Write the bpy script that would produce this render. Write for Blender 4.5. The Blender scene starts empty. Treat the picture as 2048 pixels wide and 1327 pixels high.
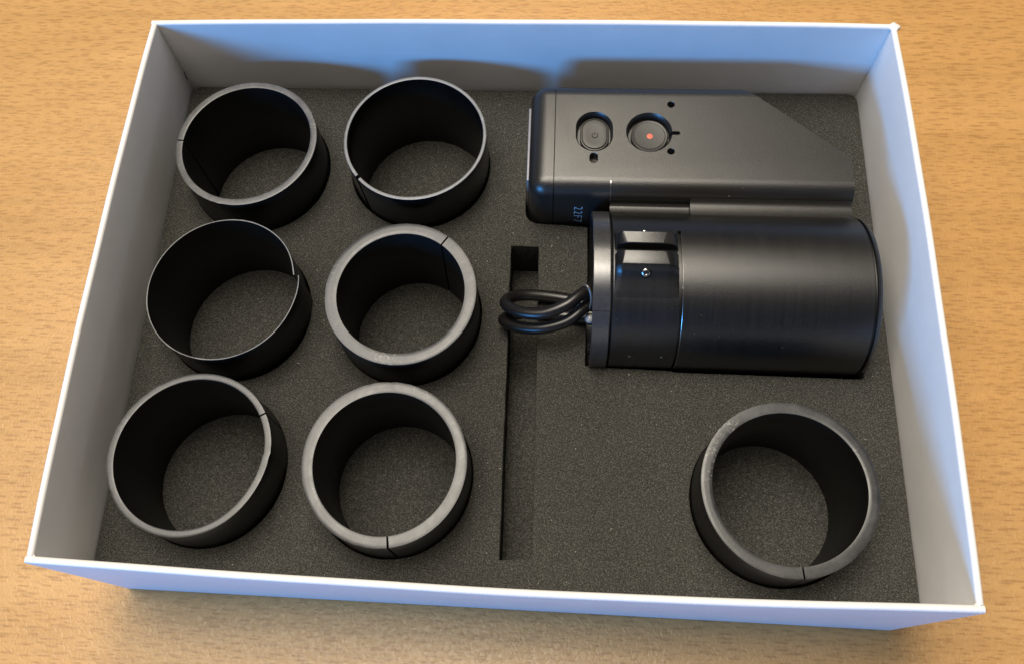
import bpy, bmesh, math, random
from mathutils import Vector, Matrix, noise
random.seed(7)
PI = math.pi
MM = 0.001
S = bpy.context.scene
COL = S.collection

# ------------------------------------------------------------------ camera
cd = bpy.data.cameras.new("camera")
cam = bpy.data.objects.new("camera", cd)
COL.objects.link(cam)
cam.location = (0.0179, -0.1369, 0.3994)
cam.rotation_euler = (math.radians(24.0197), math.radians(3.6291), math.radians(3.2316))
cd.sensor_width = 36.0
cd.lens = 1911.28 / 2048.0 * 36.0
cd.shift_x = 76.0 / 2048.0
cd.shift_y = -135.44 / 2048.0
cd.clip_start = 0.01
cd.clip_end = 50.0
S.camera = cam

# ------------------------------------------------------------------ light
w = bpy.data.worlds.new("World")
S.world = w
w.use_nodes = True
bg = w.node_tree.nodes["Background"]
bg.inputs[0].default_value = (1.0, 0.80, 0.73, 1)
bg.inputs[1].default_value = 0.060


def area(name, loc, target, sx, sy, power, color):
    ld = bpy.data.lights.new(name, 'AREA')
    ld.shape = 'RECTANGLE'
    ld.size, ld.size_y = sx, sy
    ld.energy = power
    ld.color = color
    o = bpy.data.objects.new(name, ld)
    COL.objects.link(o)
    o.location = loc
    d = Vector(target) - Vector(loc)
    o.rotation_euler = d.to_track_quat('-Z', 'Y').to_euler()
    return o


area("ceiling_lamp", (-0.06, 0.72, 1.90), (-0.06, 0.40, 0), 0.34, 1.25, 24.0, (1.0, 0.90, 0.74))
area("ceiling_lamp", (-0.36, 0.20, 1.98), (0.1, 0, 0), 1.00, 1.20, 42.0, (1.0, 0.92, 0.80))
area("window_light", (-0.92, -1.28, 0.46), (0, 0, 0.06), 0.60, 0.30, 25.0, (0.07, 0.39, 1.0))

S.view_settings.view_transform = 'Standard'
S.view_settings.look = 'None'
S.view_settings.exposure = 0.0
S.view_settings.gamma = 1.0


# ------------------------------------------------------------------ materials
class NT:
    def __init__(self, name, rough=0.5, spec=0.5, color=(0.5, 0.5, 0.5)):
        self.m = bpy.data.materials.new(name)
        self.m.use_nodes = True
        self.nt = self.m.node_tree
        self.b = self.nt.nodes["Principled BSDF"]
        self.b.inputs["Roughness"].default_value = rough
        self.b.inputs["Specular IOR Level"].default_value = spec
        self.b.inputs["Base Color"].default_value = (*color, 1)
        self.tc = self.nt.nodes.new("ShaderNodeTexCoord")

    def coord(self, scale=(1, 1, 1), rot=(0, 0, 0), src="Object"):
        mp = self.nt.nodes.new("ShaderNodeMapping")
        mp.inputs["Scale"].default_value = scale
        mp.inputs["Rotation"].default_value = rot
        self.nt.links.new(self.tc.outputs[src], mp.inputs[0])
        return mp.outputs[0]

    def noise(self, vec, scale, detail=2.0, rough=0.5, dist=0.0):
        n = self.nt.nodes.new("ShaderNodeTexNoise")
        n.inputs["Scale"].default_value = scale
        n.inputs["Detail"].default_value = detail
        n.inputs["Roughness"].default_value = rough
        n.inputs["Distortion"].default_value = dist
        self.nt.links.new(vec, n.inputs["Vector"])
        return n.outputs["Fac"]

    def ramp(self, fac, stops, interp='LINEAR'):
        r = self.nt.nodes.new("ShaderNodeValToRGB")
        r.color_ramp.interpolation = interp
        els = r.color_ramp.elements
        while len(els) < len(stops):
            els.new(0.5)
        for e, (p, c) in zip(els, stops):
            e.position = p
            if not hasattr(c, '__len__'):
                c = (c, c, c)
            e.color = (*c, 1)
        self.nt.links.new(fac, r.inputs[0])
        return r.outputs[0]

    def mix(self, fac, a, b, mode='MIX'):
        x = self.nt.nodes.new("ShaderNodeMix")
        x.data_type = 'RGBA'
        x.blend_type = mode
        for sock, v in ((x.inputs[0], fac), (x.inputs[6], a), (x.inputs[7], b)):
            if isinstance(v, bpy.types.NodeSocket):
                self.nt.links.new(v, sock)
            elif hasattr(v, '__len__'):
                sock.default_value = (*v, 1)
            else:
                sock.default_value = v
        return x.outputs[2]

    def math(self, op, a, b=0.0):
        x = self.nt.nodes.new("ShaderNodeMath")
        x.operation = op
        for sock, v in ((x.inputs[0], a), (x.inputs[1], b)):
            if isinstance(v, bpy.types.NodeSocket):
                self.nt.links.new(v, sock)
            else:
                sock.default_value = v
        return x.outputs[0]

    def color(self, s):
        self.nt.links.new(s, self.b.inputs["Base Color"])

    def roughness(self, s):
        self.nt.links.new(s, self.b.inputs["Roughness"])

    def bump(self, h, strength, dist):
        bn = self.nt.nodes.new("ShaderNodeBump")
        bn.inputs["Strength"].default_value = strength
        bn.inputs["Distance"].default_value = dist
        self.nt.links.new(h, bn.inputs["Height"])
        self.nt.links.new(bn.outputs[0], self.b.inputs["Normal"])


def mat_wood():
    t = NT("beech_laminate", 0.33, 0.45)
    v = t.coord((1, 1, 1), (0, 0, math.radians(-1.5)))
    n1 = t.noise(t.coord((3.0, 16.0, 1), (0, 0, math.radians(-1.5))), 1.6, 3, 0.55, 0.6)
    base = t.ramp(n1, [(0.25, (0.465, 0.253, 0.084)), (0.5, (0.505, 0.280, 0.097)), (0.75, (0.550, 0.312, 0.113))])
    n2 = t.noise(t.coord((16, 190, 1), (0, 0, math.radians(-1.5))), 1.3, 4, 0.65, 0.3)
    st = t.ramp(n2, [(0.34, 0.90), (0.50, 0.99), (0.66, 1.04)])
    c = t.mix(1.0, base, st, 'MULTIPLY')
    # short dark pores of the beech print
    def dashes(sx, sy, off, r0, r1):
        vv = t.coord((sx, sy, 1), (0, 0, math.radians(-2.0)))
        ad = t.nt.nodes.new("ShaderNodeVectorMath")
        ad.operation = 'ADD'
        wob = t.nt.nodes.new("ShaderNodeTexNoise")
        wob.inputs["Scale"].default_value = 1.1
        t.nt.links.new(vv, wob.inputs["Vector"])
        sc = t.nt.nodes.new("ShaderNodeVectorMath")
        sc.operation = 'MULTIPLY_ADD'
        sc.inputs[1].default_value = (0.5, 0.5, 0.0)
        sc.inputs[2].default_value = (off, off * 1.7, 0)
        t.nt.links.new(wob.outputs["Color"], sc.inputs[0])
        t.nt.links.new(vv, ad.inputs[0])
        t.nt.links.new(sc.outputs[0], ad.inputs[1])
        vo = t.nt.nodes.new("ShaderNodeTexVoronoi")
        vo.voronoi_dimensions = '2D'
        vo.inputs["Scale"].default_value = 1.0
        vo.inputs["Randomness"].default_value = 0.9
        t.nt.links.new(ad.outputs[0], vo.inputs["Vector"])
        return t.ramp(vo.outputs["Distance"], [(r0, 1.0), (r1, 0.0)])
    d1 = dashes(76, 450, 0.0, 0.13, 0.28)
    d2 = dashes(110, 560, 7.3, 0.10, 0.27)
    n4 = t.noise(t.coord((10, 34, 1)), 1.2, 2)
    gate = t.ramp(n4, [(0.35, 0.45), (0.58, 1.0)])
    gate2 = t.ramp(n4, [(0.40, 0.95), (0.60, 0.45)])
    pf = t.math('MAXIMUM', t.math('MULTIPLY', d1, gate), t.math('MULTIPLY', d2, gate2))
    pf = t.math('MULTIPLY', pf, 0.46)
    c = t.mix(pf, c, (0.245, 0.110, 0.036))
    t.color(c)
    g = t.noise(v, 620, 1.0, 0.4, 0.8)
    t.bump(g, 0.42, 0.00035)
    t.roughness(t.ramp(g, [(0.3, 0.30), (0.7, 0.44)]))
    return t.m


def mat_foam():
    t = NT("foam", 0.93, 0.12)
    v = t.coord()
    n1 = t.noise(v, 2000, 2, 0.75)
    c = t.ramp(n1, [(0.32, (0.020, 0.0197, 0.0175)), (0.52, (0.044, 0.0430, 0.0380)), (0.68, (0.105, 0.102, 0.090))])
    n2 = t.noise(v, 14, 2, 0.5)
    c = t.mix(1.0, c, t.ramp(n2, [(0.3, 0.84), (0.7, 1.12)]), 'MULTIPLY')
    n3 = t.noise(v, 1150, 0, 0.5)
    sp = t.ramp(n3, [(0.85, 0.0), (0.89, 0.6)])
    c = t.mix(sp, c, (0.42, 0.40, 0.34))
    t.color(c)
    t.bump(n1, 0.8, 0.0006)
    return t.m


def mat_paper():
    t = NT("white_paper", 0.42, 0.40, (0.80, 0.79, 0.78))
    n = t.noise(t.coord((1, 1, 1)), 55, 4, 0.6)
    t.color(t.ramp(n, [(0.3, (0.725, 0.715, 0.705)), (0.7, (0.765, 0.757, 0.750))]))
    t.bump(n, 0.25, 0.0006)
    return t.m


def mat_rubber(gloss=False):
    t = NT("black_rubber", 0.42, 0.42)
    v = t.coord()
    n = t.noise(v, 70, 4, 0.6)
    t.color(t.ramp(n, [(0.3, (0.0030, 0.0029, 0.0028)), (0.75, (0.0065, 0.0062, 0.0060))]))
    t.roughness(t.ramp(n, [(0.3, 0.16), (0.7, 0.24)] if gloss else [(0.3, 0.36), (0.7, 0.50)]))
    t.bump(t.noise(t.coord((1, 1, 9)), 260, 2, 0.6), 0.12, 0.0003)
    return t.m


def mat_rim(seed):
    k = {2: 2.0, 3: 1.9, 1: 1.0, 7: 0.40}.get(seed, 0.62)  # tone per ring
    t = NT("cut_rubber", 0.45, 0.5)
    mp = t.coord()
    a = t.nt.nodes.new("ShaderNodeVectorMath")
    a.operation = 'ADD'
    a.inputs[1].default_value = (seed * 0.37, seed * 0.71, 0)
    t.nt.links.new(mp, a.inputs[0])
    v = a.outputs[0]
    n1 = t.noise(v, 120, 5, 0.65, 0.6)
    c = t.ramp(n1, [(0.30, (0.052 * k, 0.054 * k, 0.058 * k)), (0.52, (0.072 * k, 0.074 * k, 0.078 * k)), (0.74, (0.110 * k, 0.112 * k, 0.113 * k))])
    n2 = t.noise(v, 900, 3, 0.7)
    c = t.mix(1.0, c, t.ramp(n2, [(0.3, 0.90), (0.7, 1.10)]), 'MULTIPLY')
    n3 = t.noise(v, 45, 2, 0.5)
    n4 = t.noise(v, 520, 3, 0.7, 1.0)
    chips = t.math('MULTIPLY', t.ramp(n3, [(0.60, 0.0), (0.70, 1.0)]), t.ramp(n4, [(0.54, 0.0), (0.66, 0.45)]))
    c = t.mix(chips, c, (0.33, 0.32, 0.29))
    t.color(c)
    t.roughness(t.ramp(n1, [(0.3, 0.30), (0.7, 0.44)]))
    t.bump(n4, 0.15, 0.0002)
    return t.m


def mat_black_metal():
    t = NT("anodised_black", 0.40, 0.65)
    v = t.coord()
    n = t.noise(v, 2800, 1.5, 0.6)
    t.color(t.ramp(n, [(0.3, (0.0075, 0.0072, 0.0068)), (0.7, (0.018, 0.0174, 0.016))]))
    d = t.ramp(t.noise(v, 520, 0, 0.5), [(0.875, 0.0), (0.90, 0.5)])
    t.color(t.mix(d, t.b.inputs["Base Color"].links[0].from_socket, (0.35, 0.34, 0.32)))
    t.roughness(t.ramp(n, [(0.3, 0.30), (0.7, 0.38)]))
    t.bump(n, 0.45, 0.00013)
    return t.m


def mat_barrel():
    t = NT("turned_black", 0.42, 0.8)
    v = t.coord((1, 1, 1))
    n = t.noise(v, 2600, 2, 0.6)
    r = t.noise(t.coord((500, 14, 14)), 1.0, 3, 0.6)
    c = t.ramp(n, [(0.3, (0.0030, 0.0030, 0.0030)), (0.7, (0.0070, 0.0068, 0.0064))])
    c = t.mix(1.0, c, t.ramp(r, [(0.35, 0.90), (0.7, 1.12)]), 'MULTIPLY')
    d = t.ramp(t.noise(v, 560, 0, 0.5), [(0.87, 0.0), (0.895, 0.5)])
    t.color(t.mix(d, c, (0.35, 0.34, 0.32)))
    t.roughness(t.ramp(r, [(0.3, 0.325), (0.7, 0.375)]))
    t.bump(n, 0.35, 0.00015)
    return t.m


def mat_plain(name, color, rough, spec=0.5, metallic=0.0, nscale=600, amt=0.12, bump=0.15):
    t = NT(name, rough, spec)
    n = t.noise(t.coord(), nscale, 3, 0.6)
    t.color(t.ramp(n, [(0.3, tuple(x * (1 - amt) for x in color)), (0.7, tuple(min(1, x * (1 + amt)) for x in color))]))
    t.b.inputs["Metallic"].default_value = metallic
    t.bump(n, bump, 0.0001)
    return t.m


M_WOOD, M_FOAM, M_PAPER, M_RUB = mat_wood(), mat_foam(), mat_paper(), mat_rubber()
M_BODY, M_BARREL = mat_black_metal(), mat_barrel()
M_STRAP = mat_plain("strap_grey", (0.034, 0.034, 0.037), 0.26, 1.0)
M_CABLE = mat_plain("cable_black", (0.007, 0.0062, 0.006), 0.34, 0.5, amt=0.2, bump=0.05)
M_BUTTON = mat_plain("button_black", (0.030, 0.029, 0.027), 0.42, 0.5, nscale=900)
M_TIE = mat_plain("tie_grey", (0.06, 0.058, 0.056), 0.3, 0.8)
M_DARK = mat_plain("deep_black", (0.004, 0.004, 0.004), 0.7, 0.2)
M_RED = mat_plain("red_dot", (0.80, 0.16, 0.10), 0.5, 0.3)
M_PRINT = mat_plain("grey_print", (0.60, 0.61, 0.62), 0.6, 0.2)
M_STEEL = mat_plain("steel", (0.45, 0.45, 0.46), 0.25, 0.5, 1.0)
M_EDGE = mat_plain("edge_glint", (0.30, 0.29, 0.27), 0.30, 0.5, 1.0)  # pale metal that paints the bright glint along narrow edges
M_PANEL = mat_plain("grey_panel", (0.22, 0.21, 0.23), 0.4, 0.5)


# ------------------------------------------------------------------ helpers
def link(name, me, mats, parent=None, smooth=None):
    if not isinstance(mats, (list, tuple)):
        mats = [mats]
    o = bpy.data.objects.new(name, me)
    for m in mats:
        me.materials.append(m)
    COL.objects.link(o)
    if parent:
        o.parent = parent
    if smooth is not None:
        for p in me.polygons:
            p.use_smooth = True
        if smooth < 180:
            me.set_sharp_from_angle(angle=math.radians(smooth))
    return o


def mesh_from(name, vs, fs):
    me = bpy.data.meshes.new(name)
    me.from_pydata([tuple(c * MM for c in v) for v in vs], [], fs)
    me.update()
    return me


def bm_mesh(name, bm):
    me = bpy.data.meshes.new(name)
    bmesh.ops.recalc_face_normals(bm, faces=bm.faces[:])
    bm.to_mesh(me)
    bm.free()
    return me


def empty(name, loc_mm, label, cat, group=None):
    o = bpy.data.objects.new(name, None)
    COL.objects.link(o)
    o.empty_display_size = 0.01
    o.location = [c * MM for c in loc_mm]
    o['label'] = label
    o['category'] = cat
    if group:
        o['group'] = group
    bpy.context.view_layer.update()
    return o


def adopt(root):
    """meshes are written in box coordinates (mm); shift them so they sit right under a moved root"""
    for c in root.children:
        c.location = Vector(c.location) - Vector(root.location)


def prism(outline, axis, a, b):
    """outline in the two other axes, extruded from a to b along axis (mm) -> bmesh"""
    bm = bmesh.new()

    def P(p, t):
        if axis == 'x':
            return Vector((t, p[0], p[1])) * MM
        if axis == 'y':
            return Vector((p[0], t, p[1])) * MM
        return Vector((p[0], p[1], t)) * MM
    v0 = [bm.verts.new(P(p, a)) for p in outline]
    v1 = [bm.verts.new(P(p, b)) for p in outline]
    n = len(outline)
    for i in range(n):
        j = (i + 1) % n
        bm.faces.new((v0[i], v0[j], v1[j], v1[i]))
    bm.faces.new(v0[::-1])
    bm.faces.new(v1)
    bmesh.ops.recalc_face_normals(bm, faces=bm.faces[:])
    return bm


def box_bm(x0, x1, y0, y1, z0, z1, bev=0.0, seg=2):
    bm = prism([(x0, y0), (x1, y0), (x1, y1), (x0, y1)], 'z', z0, z1)
    if bev:
        bmesh.ops.bevel(bm, geom=bm.edges[:], offset=bev * MM, segments=seg, profile=0.5, affect='EDGES')
    return bm


def loft(rings, close_start=True, close_end=True):
    """rings: list of equal-length point loops (mm)"""
    bm = bmesh.new()
    R = [[bm.verts.new(Vector(p) * MM) for p in r] for r in rings]
    n = len(rings[0])
    for a, b in zip(R, R[1:]):
        for i in range(n):
            j = (i + 1) % n
            bm.faces.new((a[i], a[j], b[j], b[i]))
    if close_start:
        bm.faces.new(R[0][::-1])
    if close_end:
        bm.faces.new(R[-1])
    bmesh.ops.recalc_face_normals(bm, faces=bm.faces[:])
    return bm


def lathe_x(profile, yc, zc, seg=128, closed=False):
    """profile: list of (x, r); revolved about the x axis through (yc, zc)"""
    rings = []
    for x, r in profile:
        rings.append([(x, yc + r * math.cos(2 * PI * i / seg), zc + r * math.sin(2 * PI * i / seg)) for i in range(seg)])
    if closed:
        rings.append(rings[0])
        bm = loft(rings, False, False)
        bmesh.ops.remove_doubles(bm, verts=bm.verts[:], dist=1e-7)
        return bm
    return loft(rings)


def lathe_z(profile, cx, cy, seg=64):
    rings = [[(cx + r * math.cos(2 * PI * i / seg), cy + r * math.sin(2 * PI * i / seg), z) for i in range(seg)] for z, r in profile]
    return loft(rings)


def stadium(cx, cy, w, h, n=16):
    """vertical stadium outline, w wide, h tall"""
    r = w / 2
    s = h / 2 - r
    pts = []
    for i in range(n + 1):
        a = PI * i / n
        pts.append((cx + r * math.cos(a), cy + s + r * math.sin(a)))
    for i in range(n + 1):
        a = PI + PI * i / n
        pts.append((cx + r * math.cos(a), cy - s + r * math.sin(a)))
    return pts


def stadium_z(profile, cx, cy):
    """profile: list of (z, w, h)"""
    return loft([[(x, y, z) for x, y in stadium(cx, cy, w, h)] for z, w, h in profile])


def boolean(obj, cutters, op='DIFFERENCE'):
    for c in cutters:
        md = obj.modifiers.new("b", 'BOOLEAN')
        md.operation = op
        md.solver = 'EXACT'
        md.object = c
    bpy.context.view_layer.update()
    dg = bpy.context.evaluated_depsgraph_get()
    me = bpy.data.meshes.new_from_object(obj.evaluated_get(dg))
    obj.modifiers.clear()
    obj.data = me
    for c in cutters:
        bpy.data.objects.remove(c)
    return me


def tube(path, r, seg=16, closed=False, name="tube"):
    """swept tube along 3D points (mm)"""
    pts = [Vector(p) for p in path]
    n = len(pts)
    up = Vector((0.03, 0.1, 1)).normalized()
    rings = []
    prev = None
    for i, p in enumerate(pts):
        if closed:
            t = (pts[(i + 1) % n] - pts[i - 1]).normalized()
        else:
            t = (pts[min(i + 1, n - 1)] - pts[max(i - 1, 0)]).normalized()
        if prev is None:
            a = t.cross(up).normalized()
        else:
            a = (prev - t * prev.dot(t)).normalized()
        prev = a
        b = t.cross(a)
        rings.append([p + r * (math.cos(2 * PI * k / seg) * a + math.sin(2 * PI * k / seg) * b) for k in range(seg)])
    if closed:
        rings.append(rings[0])
        bm = loft(rings, False, False)
        bmesh.ops.remove_doubles(bm, verts=bm.verts[:], dist=1e-7)
        return bm
    return loft(rings)


def spline(ctrl, n=10, closed=False):
    out = []
    m = len(ctrl)
    C = [Vector(c) for c in ctrl]
    rng = range(m) if closed else range(m - 1)
    for i in rng:
        if closed:
            p0, p1, p2, p3 = C[i - 1], C[i], C[(i + 1) % m], C[(i + 2) % m]
        else:
            p0, p1, p2, p3 = C[max(i - 1, 0)], C[i], C[i + 1], C[min(i + 2, m - 1)]
        for k in range(n):
            t = k / n
            out.append(0.5 * ((2 * p1) + (-p0 + p2) * t + (2 * p0 - 5 * p1 + 4 * p2 - p3) * t * t + (-p0 + 3 * p1 - 3 * p2 + p3) * t ** 3))
    if not closed:
        out.append(C[-1])
    return out


# ------------------------------------------------------------------ table
bm = box_bm(-1100, 1000, -700, 900, -30, 0)
tb = link("table_top", bm_mesh("table_top", bm), M_WOOD)
tb['kind'] = 'structure'

# ------------------------------------------------------------------ the box
W2, D2, H, T = 150.0, 108.4, 87.2, 2.4
FZ = 42.9        # top of the foam
PZ = 17.3        # floor of the pockets
box = empty("cardboard_box", (0, 0, 0), "open white cardboard box holding black foam, standing on the wooden table", "box")


def rounded_wall(p0, p1, inward, bulge, name):
    """board wall from p0 to p1 (outer face), inward unit normal, rounded top edge, slight bow at the rim"""
    n = 40
    rings = []
    prof = [(0, 0.4), (0, H * 0.5), (0, H - 1.1), (0.18, H - 0.45), (0.7, H - 0.06), (T / 2, H), (T - 0.7, H - 0.06), (T - 0.18, H - 0.45), (T, H - 1.1), (T, H * 0.5), (T, 0.4)]
    rnd = random.Random(name)
    ph = rnd.random() * 9
    for i in range(n + 1):
        t = i / n
        x = p0[0] + (p1[0] - p0[0]) * t
        y = p0[1] + (p1[1] - p0[1]) * t
        r = []
        for d, z in prof:
            k = (z / H) ** 2
            off = -bulge * k * 4 * t * (1 - t) + 0.10 * k * math.sin(9 * t + ph) + 0.06 * k * math.sin(23 * t + ph)
            dz = 0.10 * math.sin(7 * t + ph) * (z / H) if z > H / 2 else 0
            r.append((x + inward[0] * (d + off), y + inward[1] * (d + off), z + dz))
        rings.append(r)
    return link("side_panel", bm_mesh("side_panel", loft(rings)), M_PAPER, box, 50)


rounded_wall((-W2, -D2), (W2, -D2), (0, 1), 2.3, "front")
rounded_wall((-W2, D2), (W2, D2), (0, -1), 1.6, "back")
rounded_wall((-W2, -D2 + T), (-W2, D2 - T), (1, 0), 2.0, "left")
rounded_wall((W2, -D2 + T), (W2, D2 - T), (-1, 0), 1.6, "right")
link("bottom_panel", bm_mesh("bottom_panel", box_bm(-W2 + T, W2 - T, -D2 + T, D2 - T, 0.4, 3)), M_PAPER, box)

# folded paper lumps at the corners of the rim
for sx, sy, big in ((1, 1, 1.25), (-1, 1, 0.7), (-1, -1, 0.85), (1, -1, 0.85)):
    bm = bmesh.new()
    bmesh.ops.create_icosphere(bm, subdivisions=3, radius=1.0)
    for v in bm.verts:
        nz = noise.noise(v.co * 1.7 + Vector((sx * 3, sy * 5, 0))) * 0.35
        v.co *= (1 + nz)
        v.co = Vector((v.co.x * 1.8 * big, v.co.y * 1.8 * big, v.co.z * 1.2 * big))
        v.co += Vector((sx * (W2 - 1.5 + 0.3 * (big > 1)), sy * (D2 - 1.5 + 0.2 * (big > 1)), H - 1.2))
        v.co *= MM
    link("corner_fold", bm_mesh("corner_fold", bm), M_PAPER, box, 180)
# dark scuff low in the back left corner
vs = spline([(-146.6, 104.2, 50.5), (-146.55, 103.6, 53.0), (-146.55, 104.6, 55.6)], 5)
link("scuff_mark", bm_mesh("scuff_mark", tube(vs, 0.22, 6)), M_DARK, box)

# ------------------------------------------------------------------ rings: x, y, outer r, inner r, slit angle data
RINGS = [
    # cx, cy, ro, ri, slit (deg), gap mm, lean (deg), spiral mm, seed, label
    (-108.8, 62.5, 29.3, 26.6, 179.5, 0.7, 0, 0.0, 1, "black ring with a hairline slit at its left, in the box's back left corner"),
    (-39.0, 66.3, 29.2, 27.85, 222, 1.7, 11, 0.0, 2, "thin-walled glossy black ring with an open gap at its front left, near the device"),
    (-108.3, -2.4, 29.2, 28.75, 12, 0.5, 0, 0.9, 3, "paper-thin black ring whose cut ends miss each other, beside the box's left wall"),
    (-38.8, -2.2, 28.9, 24.4, 55, 0.75, 3, 0.0, 4, "thickest-walled black ring, slit at its back right, left of the looped cable"),
    (-109.6, -66.2, 29.6, 27.2, 31, 0.65, 0, 0.0, 5, "black ring slit at its right with ragged rim, in the box's front left corner"),
    (-39.0, -66.6, 29.4, 25.3, 278, 0.8, 0, 0.0, 6, "thick-walled black ring slit at its front, left of the foam slot's near end"),
    (100.3, -69.3, 29.7, 25.8, 275, 0.6, 0, 0.0, 7, "dark-rimmed black ring standing alone in the box's front right corner"),
]
Z_TOP = 66.8


def make_ring(cx, cy, ro, ri, deg, gap, lean, spiral, seed, label):
    n = 176
    base_seg = [(0.0, 0), (0.5, 1)]
    half = gap / 2 / ro
    a0 = math.radians(deg)
    oval = {5: 0.45, 1: 0.25, 3: 0.2}.get(seed, 0.12)
    sag = 0.35 if spiral else 0.12
    th = ro - ri
    c = min(0.22, th * 0.2)
    # profile (radius offset code, z): going round the wall section
    prof = [(ri, PZ), (ri, Z_TOP - c), (ri + c * 0.3, Z_TOP - c * 0.25), (ri + c, Z_TOP), (ri + th * 0.35, Z_TOP + 0.02), (ri + th * 0.65, Z_TOP + 0.02), (ro - c, Z_TOP), (ro - c * 0.3, Z_TOP - c * 0.25), (ro, Z_TOP - c), (ro, Z_TOP - 8), (ro, PZ + 20), (ro, PZ)]
    kmax = len(prof)
    rings = []
    for i in range(n + 1):
        t = i / n
        row = []
        for k, (r, z) in enumerate(prof):
            hz = (Z_TOP - z) / (Z_TOP - PZ)
            s0 = a0 + half * (1 + 0.5 * hz) + math.radians(lean) * hz
            s1 = a0 + 2 * PI - half * (1 + 0.5 * hz) + math.radians(lean) * hz
            a = s0 + (s1 - s0) * t
            d = oval * math.cos(2 * (a - 0.7)) + 0.10 * math.sin(3 * a + seed)
            if spiral:
                e = math.exp(-((t) / 0.055) ** 2) - math.exp(-((1 - t) / 0.055) ** 2)
                d += -spiral * e * (1 if True else 0)
            if seed == 5:
                d += -0.55 * math.exp(-((math.degrees(a) % 360 - 335) / 30) ** 2)
            if seed == 1:
                d += 0.0
            # ragged outer rim edge
            if 6 <= k <= 8:
                q = noise.noise(Vector((math.cos(a) * ro * 0.5, math.sin(a) * ro * 0.5, seed * 3.1)))
                q2 = noise.noise(Vector((math.cos(a) * ro * 0.12, math.sin(a) * ro * 0.12, seed * 7.7)))
                rag = max(0.0, q2 + 0.12) * 0.9 * q
                d += rag * 0.32
                z = z + rag * 0.15
            if 3 <= k <= 6:
                z = z + sag * 0.25 * math.sin(2 * a + seed)
            row.append(((cx + (r + d) * math.cos(a)), (cy + (r + d) * math.sin(a)), z))
        rings.append(row)
    vs = [p for r in rings for p in r]
    fs = []
    mi = []
    for i in range(n):
        for k in range(kmax):
            j = (k + 1) % kmax
            fs.append((i * kmax + k, i * kmax + j, (i + 1) * kmax + j, (i + 1) * kmax + k))
            mi.append(1 if 1 <= k <= 7 else 0)
    fs.append(tuple(range(kmax)))
    mi.append(0)
    fs.append(tuple(range(n * kmax + kmax - 1, n * kmax - 1, -1)))
    mi.append(0)
    loc = Vector((cx, cy, PZ))
    vs = [Vector(v) - loc for v in vs]
    me = mesh_from("rubber_ring", vs, fs)
    bm = bmesh.new()
    bm.from_mesh(me)
    bmesh.ops.recalc_face_normals(bm, faces=bm.faces[:])
    bm.to_mesh(me)
    bm.free()
    o = link("rubber_ring", me, [mat_rubber(True) if seed == 2 else M_RUB, mat_rim(seed)], None, 32)
    for p, m in zip(me.polygons, mi):
        p.material_index = m
    o.location = loc * MM
    o['label'] = label
    o['category'] = "ring"
    o['group'] = "split black rubber rings set upright in the foam"
    return o


for r in RINGS:
    make_ring(*r)

# ------------------------------------------------------------------ the foam with its pockets
DEVICE_CUT = [(6.6, 46), (7.0, 43.2), (8.6, 41.0), (11.2, 39.9), (20, 39.6), (32.4, 38.7), (32.6, 20), (32.4, 0), (31.9, -19.0), (32.0, -20.9), (40, -21.3), (64.5, -21.8), (66, -22.3),
              (100, -22.4), (135.8, -22.6), (136.9, -21.8), (137.0, 10), (136.9, 36.5), (133.2, 39), (132.9, 57.5), (95.5, 89.2), (92, 91.6), (14, 91.6), (9, 90), (7, 86)]
SLOT = [(1.3, 29.4), (12.6, 29.3), (13.2, -20), (13.8, -93.9), (2.0, -94.9), (1.6, -30)]


def rrect(x0, x1, y0, y1, r, n=6):
    pts = []
    for cx, cy, a0 in ((x1 - r, y1 - r, 0), (x0 + r, y1 - r, 90), (x0 + r, y0 + r, 180), (x1 - r, y0 + r, 270)):
        for i in range(n + 1):
            a = math.radians(a0 + 90 * i / n)
            pts.append((cx + r * math.cos(a), cy + r * math.sin(a)))
    return pts


cu = bpy.data.curves.new("foam", 'CURVE')
cu.dimensions = '2D'
cu.fill_mode = 'BOTH'
hz = (FZ - PZ) / 2
bvl = 0.35
cu.extrude = (hz - bvl) * MM
cu.bevel_depth = bvl * MM
cu.bevel_resolution = 2
cu.offset = -bvl * MM


def add_loop(pts):
    sp = cu.splines.new('POLY')
    sp.points.add(len(pts) - 1)
    for q, p in zip(sp.points, pts):
        q.co = (p[0] * MM, p[1] * MM, 0, 1)
    sp.use_cyclic_u = True


add_loop(rrect(-W2 + T + 0.45, W2 - T - 0.45, -D2 + T + 0.45, D2 - T - 0.6, 4.0))
for (cx, cy, ro, *_r) in RINGS:
    seed = _r[5]
    pr = ro + 0.6
    ox, oy = 0.3 * math.sin(seed * 2.1), 0.3 * math.cos(seed * 1.3)
    pts = []
    for i in range(96):
        a = -2 * PI * i / 96
        rr = pr + 0.35 * math.sin(a * 2 + seed) * 0.6 + 0.12 * noise.noise(Vector((math.cos(a) * 3, math.sin(a) * 3, seed)))
        pts.append((cx + ox + rr * math.cos(a), cy + oy + rr * math.sin(a)))
    add_loop(pts)


def densify(poly, step=3.0, jit=0.12, seed=1):
    out = []
    n = len(poly)
    for i in range(n):
        a, b = Vector(poly[i]), Vector(poly[(i + 1) % n])
        L = (b - a).length
        m = max(1, int(L / step))
        d = (b - a) / L
        nn = Vector((-d.y, d.x))
        for k in range(m):
            p = a + (b - a) * k / m
            j = jit * noise.noise(Vector((p.x * 0.3, p.y * 0.3, seed))) if k else 0
            out.append((p.x + nn.x * j, p.y + nn.y * j))
    return out


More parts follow.
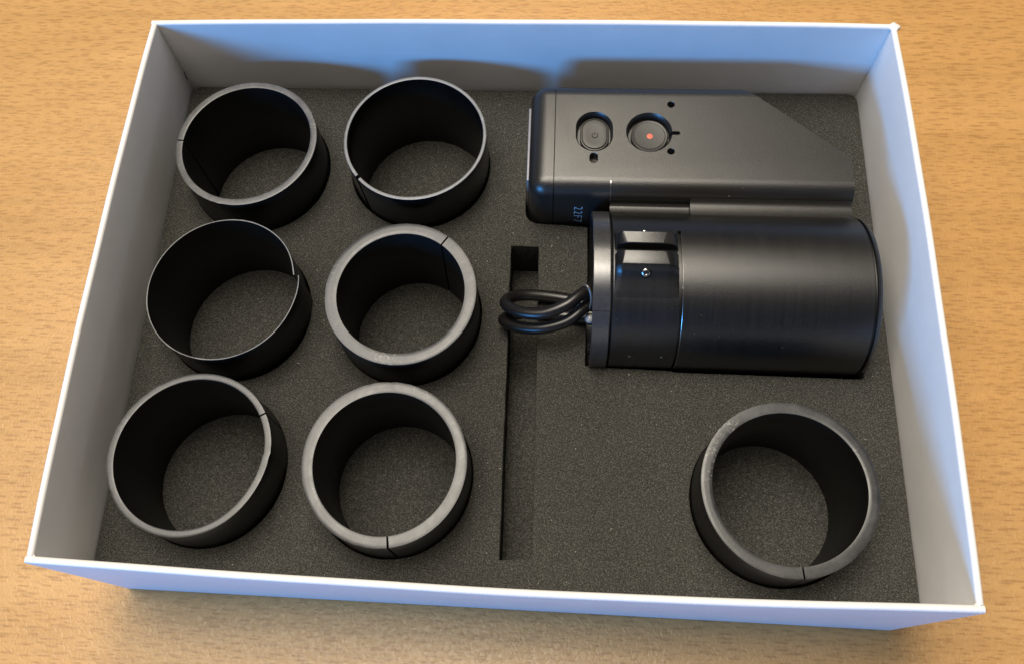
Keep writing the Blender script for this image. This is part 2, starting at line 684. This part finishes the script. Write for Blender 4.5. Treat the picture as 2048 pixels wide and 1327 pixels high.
add_loop(densify(DEVICE_CUT))
add_loop(densify(SLOT, 4, 0.35, 5))
co = bpy.data.objects.new("foam_tmp", cu)
COL.objects.link(co)
bpy.context.view_layer.update()
me = bpy.data.meshes.new_from_object(co.evaluated_get(bpy.context.evaluated_depsgraph_get()))
bpy.data.objects.remove(co)
me.materials.clear()
for v in me.vertices:
    v.co.z += (PZ + hz) * MM
foam = empty("foam_insert", (0, 0, 3.0), "dark grey foam insert with round pockets and a long slot, lining the white box", "foam")
link("cut_layer", me, M_FOAM, foam, 35)
link("base_layer", bm_mesh("base_layer", box_bm(-W2 + T + 0.5, W2 - T - 0.5, -D2 + T + 0.5, D2 - T - 0.5, 3.05, PZ - 0.02)), M_FOAM, foam)
adopt(foam)

# ------------------------------------------------------------------ the device
dev = empty("handheld_scope", (70, 40, PZ), "black camera-like device with two round buttons beside a fat horizontal barrel, set in the foam", "device")
YF, YB, ZT = 40.2, 91.0, 71.0
RF = 6.8


def arc(cx, cy, r, a0, a1, n=8):
    return [(cx + r * math.cos(math.radians(a0 + (a1 - a0) * i / n)), cy + r * math.sin(math.radians(a0 + (a1 - a0) * i / n))) for i in range(n + 1)]


prof = [(YB, PZ + 0.3)] + arc(YB - RF, ZT - RF, RF, 0, 90, 10) + arc(YF + RF, ZT - RF, RF, 90, 180, 10) + [(YF, PZ + 0.3)]
bm = prism(prof, 'x', 18.15, 132.2)


def bisect(bm, p, n):
    r = bmesh.ops.bisect_plane(bm, geom=bm.verts[:] + bm.edges[:] + bm.faces[:], plane_co=Vector(p) * MM, plane_no=Vector(n), clear_outer=True)
    ed = [e for e in r['geom_cut'] if isinstance(e, bmesh.types.BMEdge)]
    bmesh.ops.holes_fill(bm, edges=ed, sides=0)
    return bm


cdir = Vector((132.2 - 93.6, 57.0 - 88.6, 0)).normalized()
bisect(bm, (132.2, 57.0, 0), (-cdir.y, cdir.x, 0))
body = link("body", bm_mesh("body", bm), M_BODY, None)


def cutter(bm):
    me = bm_mesh("c", bm)
    o = bpy.data.objects.new("c", me)
    COL.objects.link(o)
    return o


def fil(z0, grow):
    return z0, grow


cut = []
# recess walls: wide at the face, rounding down to a narrower floor
pw = [(ZT + 1, 15.0, 18.7), (ZT, 14.8, 18.4), (ZT - 0.5, 14.1, 17.7), (ZT - 1.4, 13.4, 17.0), (ZT - 4.2, 13.0, 16.6)]
cut.append(cutter(stadium_z(pw, 33.6, 67.4)))
rc = [(ZT + 1, 9.25), (ZT, 9.1), (ZT - 0.5, 8.7), (ZT - 1.4, 8.3), (ZT - 4.2, 8.1)]
cut.append(cutter(lathe_z(rc, 55.2, 67.35)))
for x, y, r in ((64.1, 80.4, 1.45), (63.5, 58.7, 1.40)):
    cut.append(cutter(lathe_z([(ZT + 1, r + .15), (ZT, r + 0.1), (ZT - 0.3, r - 0.1), (ZT - 5, r - 0.15)], x, y, 32)))
cut.append(cutter(stadium_z([(ZT + 1, 3.5, 4.9), (ZT, 3.4, 4.8), (ZT - 0.3, 3.1, 4.4), (ZT - 4, 3.0, 4.3)], 33.4, 55.2)))
sl = [(p[1] - 67.1 + 65.0, p[0] - 65.0 + 67.1) for p in stadium(65.0, 67.1, 1.7, 4.6, 8)]
cut.append(cutter(prism(sl, 'z', ZT - 5, ZT + 1)))
me = boolean(body, cut)
for p in me.polygons:
    p.use_smooth = True
me.set_sharp_from_angle(angle=math.radians(22))
body.parent = dev

# rounded end cap with its seam
bm = prism([(8.0, YF), (60, YF), (60, YB), (8.0, YB)], 'z', -40, ZT)
bmesh.ops.bevel(bm, geom=[e for e in bm.edges], offset=RF * MM, segments=10, profile=0.5, affect='EDGES')
bisect(bm, (17.8, 0, 0), (1, 0, 0))
bisect(bm, (0, 0, PZ + 0.3), (0, 0, -1))
link("end_cap", bm_mesh("end_cap", bm), M_BODY, dev, 30)
# inner liner seen as the dark line of the seam
lin = [(YB - 0.5, PZ + 0.3)] + arc(YB - RF, ZT - RF, RF - 0.5, 0, 90, 8) + arc(YF + RF, ZT - RF, RF - 0.5, 90, 180, 8) + [(YF + 0.5, PZ + 0.3)]
link("seam", bm_mesh("seam", prism(lin, 'x', 17.7, 18.25)), M_DARK, dev, 30)
# pale plate let into the outer end
link("end_plate", bm_mesh("end_plate", box_bm(7.1, 8.2, 49, 83, 22, 63, 0.35)), M_PANEL, dev, 40)
# raised line where the slimmer end meets the bridge
edge = arc(YF + RF, ZT - RF, RF + 0.13, 108, 180, 10) + [(YF - 0.13, 62)]
edge_in = [(y + 0.5, z) for y, z in edge[::-1]]
link("step_edge", bm_mesh("step_edge", prism(edge + edge_in, 'x', 39.9, 40.35)), M_EDGE, dev, 40)

# bridge between body and barrel: a low part behind the strap, a higher one further right
YC, ZC, RB = 9.0, 47.5, 30.3


def bez(p0, p1, p2, n=7):
    return [tuple((1 - t) ** 2 * a + 2 * t * (1 - t) * b + t * t * c_ for a, b, c_ in zip(p0, p1, p2)) for t in [i / n for i in range(n + 1)]]


def bridge(z0, x0, x1, top, far):
    def cy(z):
        return YC + math.sqrt(max(0, (RB + 0.04) ** 2 - (z - ZC) ** 2))
    pts = [(48, 30), (48, top[1])] + bez(top, (YF - 0.1, z0 + 0.15), (YF - far, z0))
    pts += bez((cy(z0) + 0.5, z0), (cy(z0) - 0.3, z0 + 0.3), (cy(z0 + 3.0), z0 + 3.0)) + [(24, 40), (24, 30)]
    return prism(pts, 'x', x0, x1)


link("bridge", bm_mesh("bridge", bridge(64.8, 71.0, 132.0, (YF + 1.05, 67.6), 2.6)), M_BODY, dev, 45)
link("bridge", bm_mesh("bridge", bridge(61.0, 40.3, 71.2, (YF + 0.05, 63.2), 1.4)), M_BODY, dev, 45)

# barrel
c = 0.35
shell = link("barrel", bm_mesh("barrel", lathe_x([(40.3, RB - 1.5), (40.3, RB - c), (40.3 + c, RB), (133.2, RB), (133.5, RB - c), (133.5, RB - 2)], YC, ZC, 192)), M_BARREL, None)
ang0, ang1 = math.degrees(math.atan2(75.0 - ZC, 21.9 - YC)), 205
na = 60
ring_r = []
for i in range(na + 1):
    a = math.radians(ang0 + (ang1 - ang0) * i / na)
    ring_r.append([(x, YC + r * math.cos(a), ZC + r * math.sin(a)) for x, r in ((64.5, RB - 1.6), (65.35, RB - 1.6), (65.35, RB + 1), (64.5, RB + 1))])
me = boolean(shell, [cutter(loft(ring_r))])
# small square relief at the top end of the slit
me = boolean(shell, [cutter(box_bm(64.3, 65.7, 20.7, 22.3, 71.5, 78))])
for p in me.polygons:
    p.use_smooth = True
me.set_sharp_from_angle(angle=math.radians(25))
shell.parent = dev
ring_r = []
for i in range(na + 1):
    a = math.radians(ang0 + 3 + (ang1 - ang0 - 3) * i / na)
    ring_r.append([(x, YC + r * math.cos(a), ZC + r * math.sin(a)) for x, r in ((65.36, RB - 0.6), (65.75, RB - 0.6), (65.75, RB + 0.06), (65.36, RB - 0.10))])
link("slit_edge", bm_mesh("slit_edge", loft(ring_r)), M_EDGE, dev, 60)  # added strip, its pale colour stands in for the chamfer's reflection
# end lip
link("end_ring", bm_mesh("end_ring", lathe_x([(132.5, RB - 1.3), (134.3, RB - 1.3), (134.3, RB - 0.35), (134.5, RB - 0.1), (135.2, RB - 0.15), (136.0, RB - 0.7), (136.4, RB - 1.8), (136.4, RB - 4)], YC, ZC, 160)), M_BARREL, dev, 40)
# strap at the open end with its joint
na = 150
t0 = math.degrees(math.atan2(71.7 - ZC, -9.2 - YC))
rr = []
for i in range(na + 1):
    a = math.radians(t0 + 0.15 + (360 - 0.3) * i / na)
    rr.append([(x, YC + r * math.cos(a), ZC + r * math.sin(a)) for x, r in ((33.3, RB - 1.6), (33.2, RB + 0.35), (33.5, RB + 0.62), (39.4, RB + 0.62), (39.7, RB + 0.35), (39.7, RB - 1.6))])
link("strap", bm_mesh("strap", loft(rr)), M_STRAP, dev, 35)
link("inner_sleeve", bm_mesh("inner_sleeve", lathe_x([(37.0, RB - 1.7), (40.6, RB - 1.7)], YC, ZC, 96)), M_DARK, dev, 30)


# clamp lugs across the barrel top
def lug(y_back, y_front, top_back, top_front, z_top, base_back, base_front):
    """rings from front to back; each ring is a cross-section (x, z) with slanted shoulders"""
    def sec(y, x0, x1, zt, _):
        zb = min(ZC + math.sqrt(RB * RB - (y - YC) ** 2) + 0.15, zt - 0.05)
        h = zt - zb
        return [(41.0, y, zb - 4), (41.0, y, zb), (41.25, y, zb + h * 0.34), (42.0, y, zb + h * 0.66), (42.9, y, zb + h * 0.86), (x0, y, zb + h * 0.985), (x0 + 0.4, y, zt), (x1 - 0.4, y, zt), (x1, y, zb + h * 0.985),
                (61.9, y, zb + h * 0.86), (63.0, y, zb + h * 0.66), (63.9, y, zb + h * 0.34), (64.2, y, zb), (64.2, y, zb - 4)]
    rs = []
    if y_front < 8:
        for yy, hh in ((-6.0, -0.10), (-4.0, 0.12), (-2.0, 0.42), (0.6, 0.95), (2.6, 1.75), (3.9, 2.9)):
            rs.append(sec(yy, top_front[0], top_front[1], ZC + math.sqrt(RB * RB - (yy - YC) ** 2) + hh, 70))
    else:
        rs.append(sec(base_front[0], top_front[0], top_front[1], base_front[1], 70))
    if abs(base_front[0] - y_front) > 0.05:
        rs.append(sec(y_front + 0.0, top_front[0], top_front[1], z_top - 0.15, 72))
    rs.append(sec(y_front + 0.3, top_front[0], top_front[1], z_top, 72))
    rs.append(sec(y_back - 0.3, top_back[0], top_back[1], z_top, 72))
    rs.append(sec(y_back, top_back[0], top_back[1], z_top - 0.2, 72))
    if base_back:
        rs.append(sec(base_back[0], top_back[0], top_back[1], base_back[1], 70))
    return loft(rs)


link("clamp_lug", bm_mesh("clamp_lug", lug(17.9, 13.1, (43.7, 59.7), (45.2, 58.4), 83.0, (20.4, 76.0), (13.1, 82.8))), M_BARREL, dev, 28)
front_lug = link("clamp_lug", bm_mesh("clamp_lug", lug(10.3, 4.9, (44.3, 59.1), (43.4, 60.4), 83.0, None, (-1.6, 75.6))), M_BARREL, dev, 28)
# black block painting the shade in the gap between the lugs
link("clamp_gap_shade", bm_mesh("clamp_gap_shade", box_bm(41.8, 63.6, 10.2, 13.2, 70, 77.9)), M_DARK, dev)
# clamp screw on the sloping front face
nrm = Vector((0, -0.66, 0.75)).normalized()
pc = Vector((52.0, 3.0, 79.25))


def disc_stack(name, prof, mat, parent=dev, center=pc, normal=nrm, seg=32):
    q = normal.to_track_quat('Z', 'Y')
    rings = []
    for h, r in prof:
        rings.append([center + q @ Vector((r * math.cos(2 * PI * i / seg), r * math.sin(2 * PI * i / seg), h)) for i in range(seg)])
    return link(name, bm_mesh(name, loft(rings)), mat, parent, 40)


disc_stack("screw_recess", [(-1.0, 2.15), (0.30, 2.15), (0.42, 2.0), (0.42, 1.8), (-0.4, 1.65)], M_DARK)
scr = disc_stack("clamp_screw", [(-0.4, 1.5), (0.30, 1.5), (0.5, 1.25), (0.55, 0.8), (0.0, 0.7)], M_STEEL)
disc_stack("clamp_pin", [(-0.5, 1.2), (0.4, 1.2), (0.5, 0.8)], M_STEEL, dev, Vector((51.5, 18.1, 81.6)), Vector((0, 1, 0.25)).normalized())

# buttons
pb = link("power_button", bm_mesh("power_button", stadium_z([(65, 11.5, 15.2), (68.3, 11.5, 15.2), (68.7, 11.1, 14.8), (68.75, 10.5, 14.2), (68.45, 10.2, 13.9), (68.45, 9, 12)], 33.8, 67.35)), M_BUTTON, dev, 28)
cap = link("button_cap", bm_mesh("button_cap", stadium_z([(67.5, 9.9, 13.5), (68.8, 9.9, 13.5), (69.05, 9.5, 13.1), (69.1, 8.9, 12.5), (69.0, 6, 9)], 33.8, 67.35)), M_BUTTON, pb, 28)
sy = []
for i in range(25):
    a = math.radians(90 + 42 + (360 - 84) * i / 24)
    sy.append((33.9 + 1.15 * math.cos(a), 66.7 + 1.15 * math.sin(a), 69.08))
bms = tube(sy, 0.13, 8)
link("power_symbol", bm_mesh("power_symbol", bms), M_DARK, pb, 60)
bms = tube([(33.9, 66.9, 69.08), (33.9, 68.2, 69.08)], 0.13, 8)
link("power_symbol", bm_mesh("power_symbol", bms), M_DARK, pb, 60)
rb = link("record_button", bm_mesh("record_button", lathe_z([(65, 7.35), (68.2, 7.35), (68.75, 7.2), (68.9, 6.9), (68.8, 6.45), (68.8, 3)], 55.5, 66.95)), M_BUTTON, dev, 28)
link("button_cap", bm_mesh("button_cap", lathe_z([(67, 6.3), (68.85, 6.3), (69.05, 6.0), (68.95, 4), (68.9, 2)], 55.5, 66.95)), M_BUTTON, rb, 28)
link("red_dot", bm_mesh("red_dot", lathe_z([(68.5, 1.15), (69.02, 1.15), (69.05, 1.05)], 55.6, 66.65)), M_RED, rb, 28)
link("pinhole_ball", bm_mesh("pinhole_ball", lathe_z([(66.6, 1.3), (67.6, 1.25), (68.4, 0.9), (68.7, 0.3)], 33.4, 54.4)), M_BUTTON, dev, 80)

# printed number running down the front face
tc = bpy.data.curves.new("num", 'FONT')
tc.body = "22F7"
tc.size = 1.0
tc.extrude = 0.0
tc.offset = -0.012
tc.space_character = 1.2
tobj = bpy.data.objects.new("num", tc)
COL.objects.link(tobj)
bpy.context.view_layer.update()
me = bpy.data.meshes.new_from_object(tobj.evaluated_get(bpy.context.evaluated_depsgraph_get()))
bpy.data.objects.remove(tobj)
xs = [v.co.x for v in me.vertices]
ys = [v.co.y for v in me.vertices]
x0, x1, y0, y1 = min(xs), max(xs), min(ys), max(ys)
for v in me.vertices:
    u = (v.co.x - x0) / (x1 - x0)
    h = (v.co.y - y0) / (y1 - y0)
    v.co = Vector((26.4 + 3.4 * h, YF - 0.03, 58.0 - 13.6 * u)) * MM
me.materials.clear()
link("printed_number", me, M_PRINT, dev)

# ------------------------------------------------------------------ looped cable
RC = 2.28
path1 = [(40, 8.0, 56), (37.5, 6.6, 59), (34.2, 4.0, 62.5), (28.9, -1.0, 65.6), (23.4, -5.4, 66), (15.1, -8.1, 64), (6.6, -6.6, 61), (0.9, -2.2, 57), (1.6, 2.2, 52.6), (6.4, 4.9, 49.5), (13.8, 5.6, 48), (23.7, 4.8, 47.3), (29.6, 3.1, 47.6), (38, 1.0, 48)]
path2 = [(41, 5.5, 50), (38.5, 5.0, 53), (34.9, 1.6, 57.0), (29.6, -4.9, 60), (23.6, -9.4, 59.2), (14.3, -11.4, 57), (5.2, -9.6, 53.4), (0.0, -6.0, 50), (2.0, -3.0, 47), (7.4, -1.2, 45.8), (13.9, -0.9, 45.4), (23.7, -1.6, 45.4), (38, -3.5, 46)]
cable = link("cable", bm_mesh("cable", tube(spline(path1, 12), RC, 20)), M_CABLE, dev, 180)
link("cable", bm_mesh("cable", tube(spline(path2, 12), RC, 20)), M_CABLE, dev, 180)
ax = Vector((5.8, 5.5, -4)).normalized()
sd = (Vector((30.2, -2.9, 59.4)) - Vector((30.6, 0.8, 64.6)))
sd = (sd - ax * sd.dot(ax)).normalized()
ot = ax.cross(sd)
tc_ = Vector((30.9, -0.9, 62.0))
loop = [tc_ + sd * 6.0 * math.cos(2 * PI * i / 48) + ot * 3.0 * math.sin(2 * PI * i / 48) for i in range(48)]
link("cable_tie", bm_mesh("cable_tie", tube(loop, 0.55, 10, True)), M_TIE, cable, 180)
bm = bmesh.new()
bmesh.ops.create_uvsphere(bm, u_segments=24, v_segments=16, radius=1.9 * MM)
bmesh.ops.translate(bm, verts=bm.verts[:], vec=Vector((33.0, -6.4, 55.5)) * MM)
link("bead", bm_mesh("bead", bm), mat_plain("bead_grey", (0.30, 0.30, 0.30), 0.3), dev, 180)
adopt(dev)

S.render.film_transparent = False
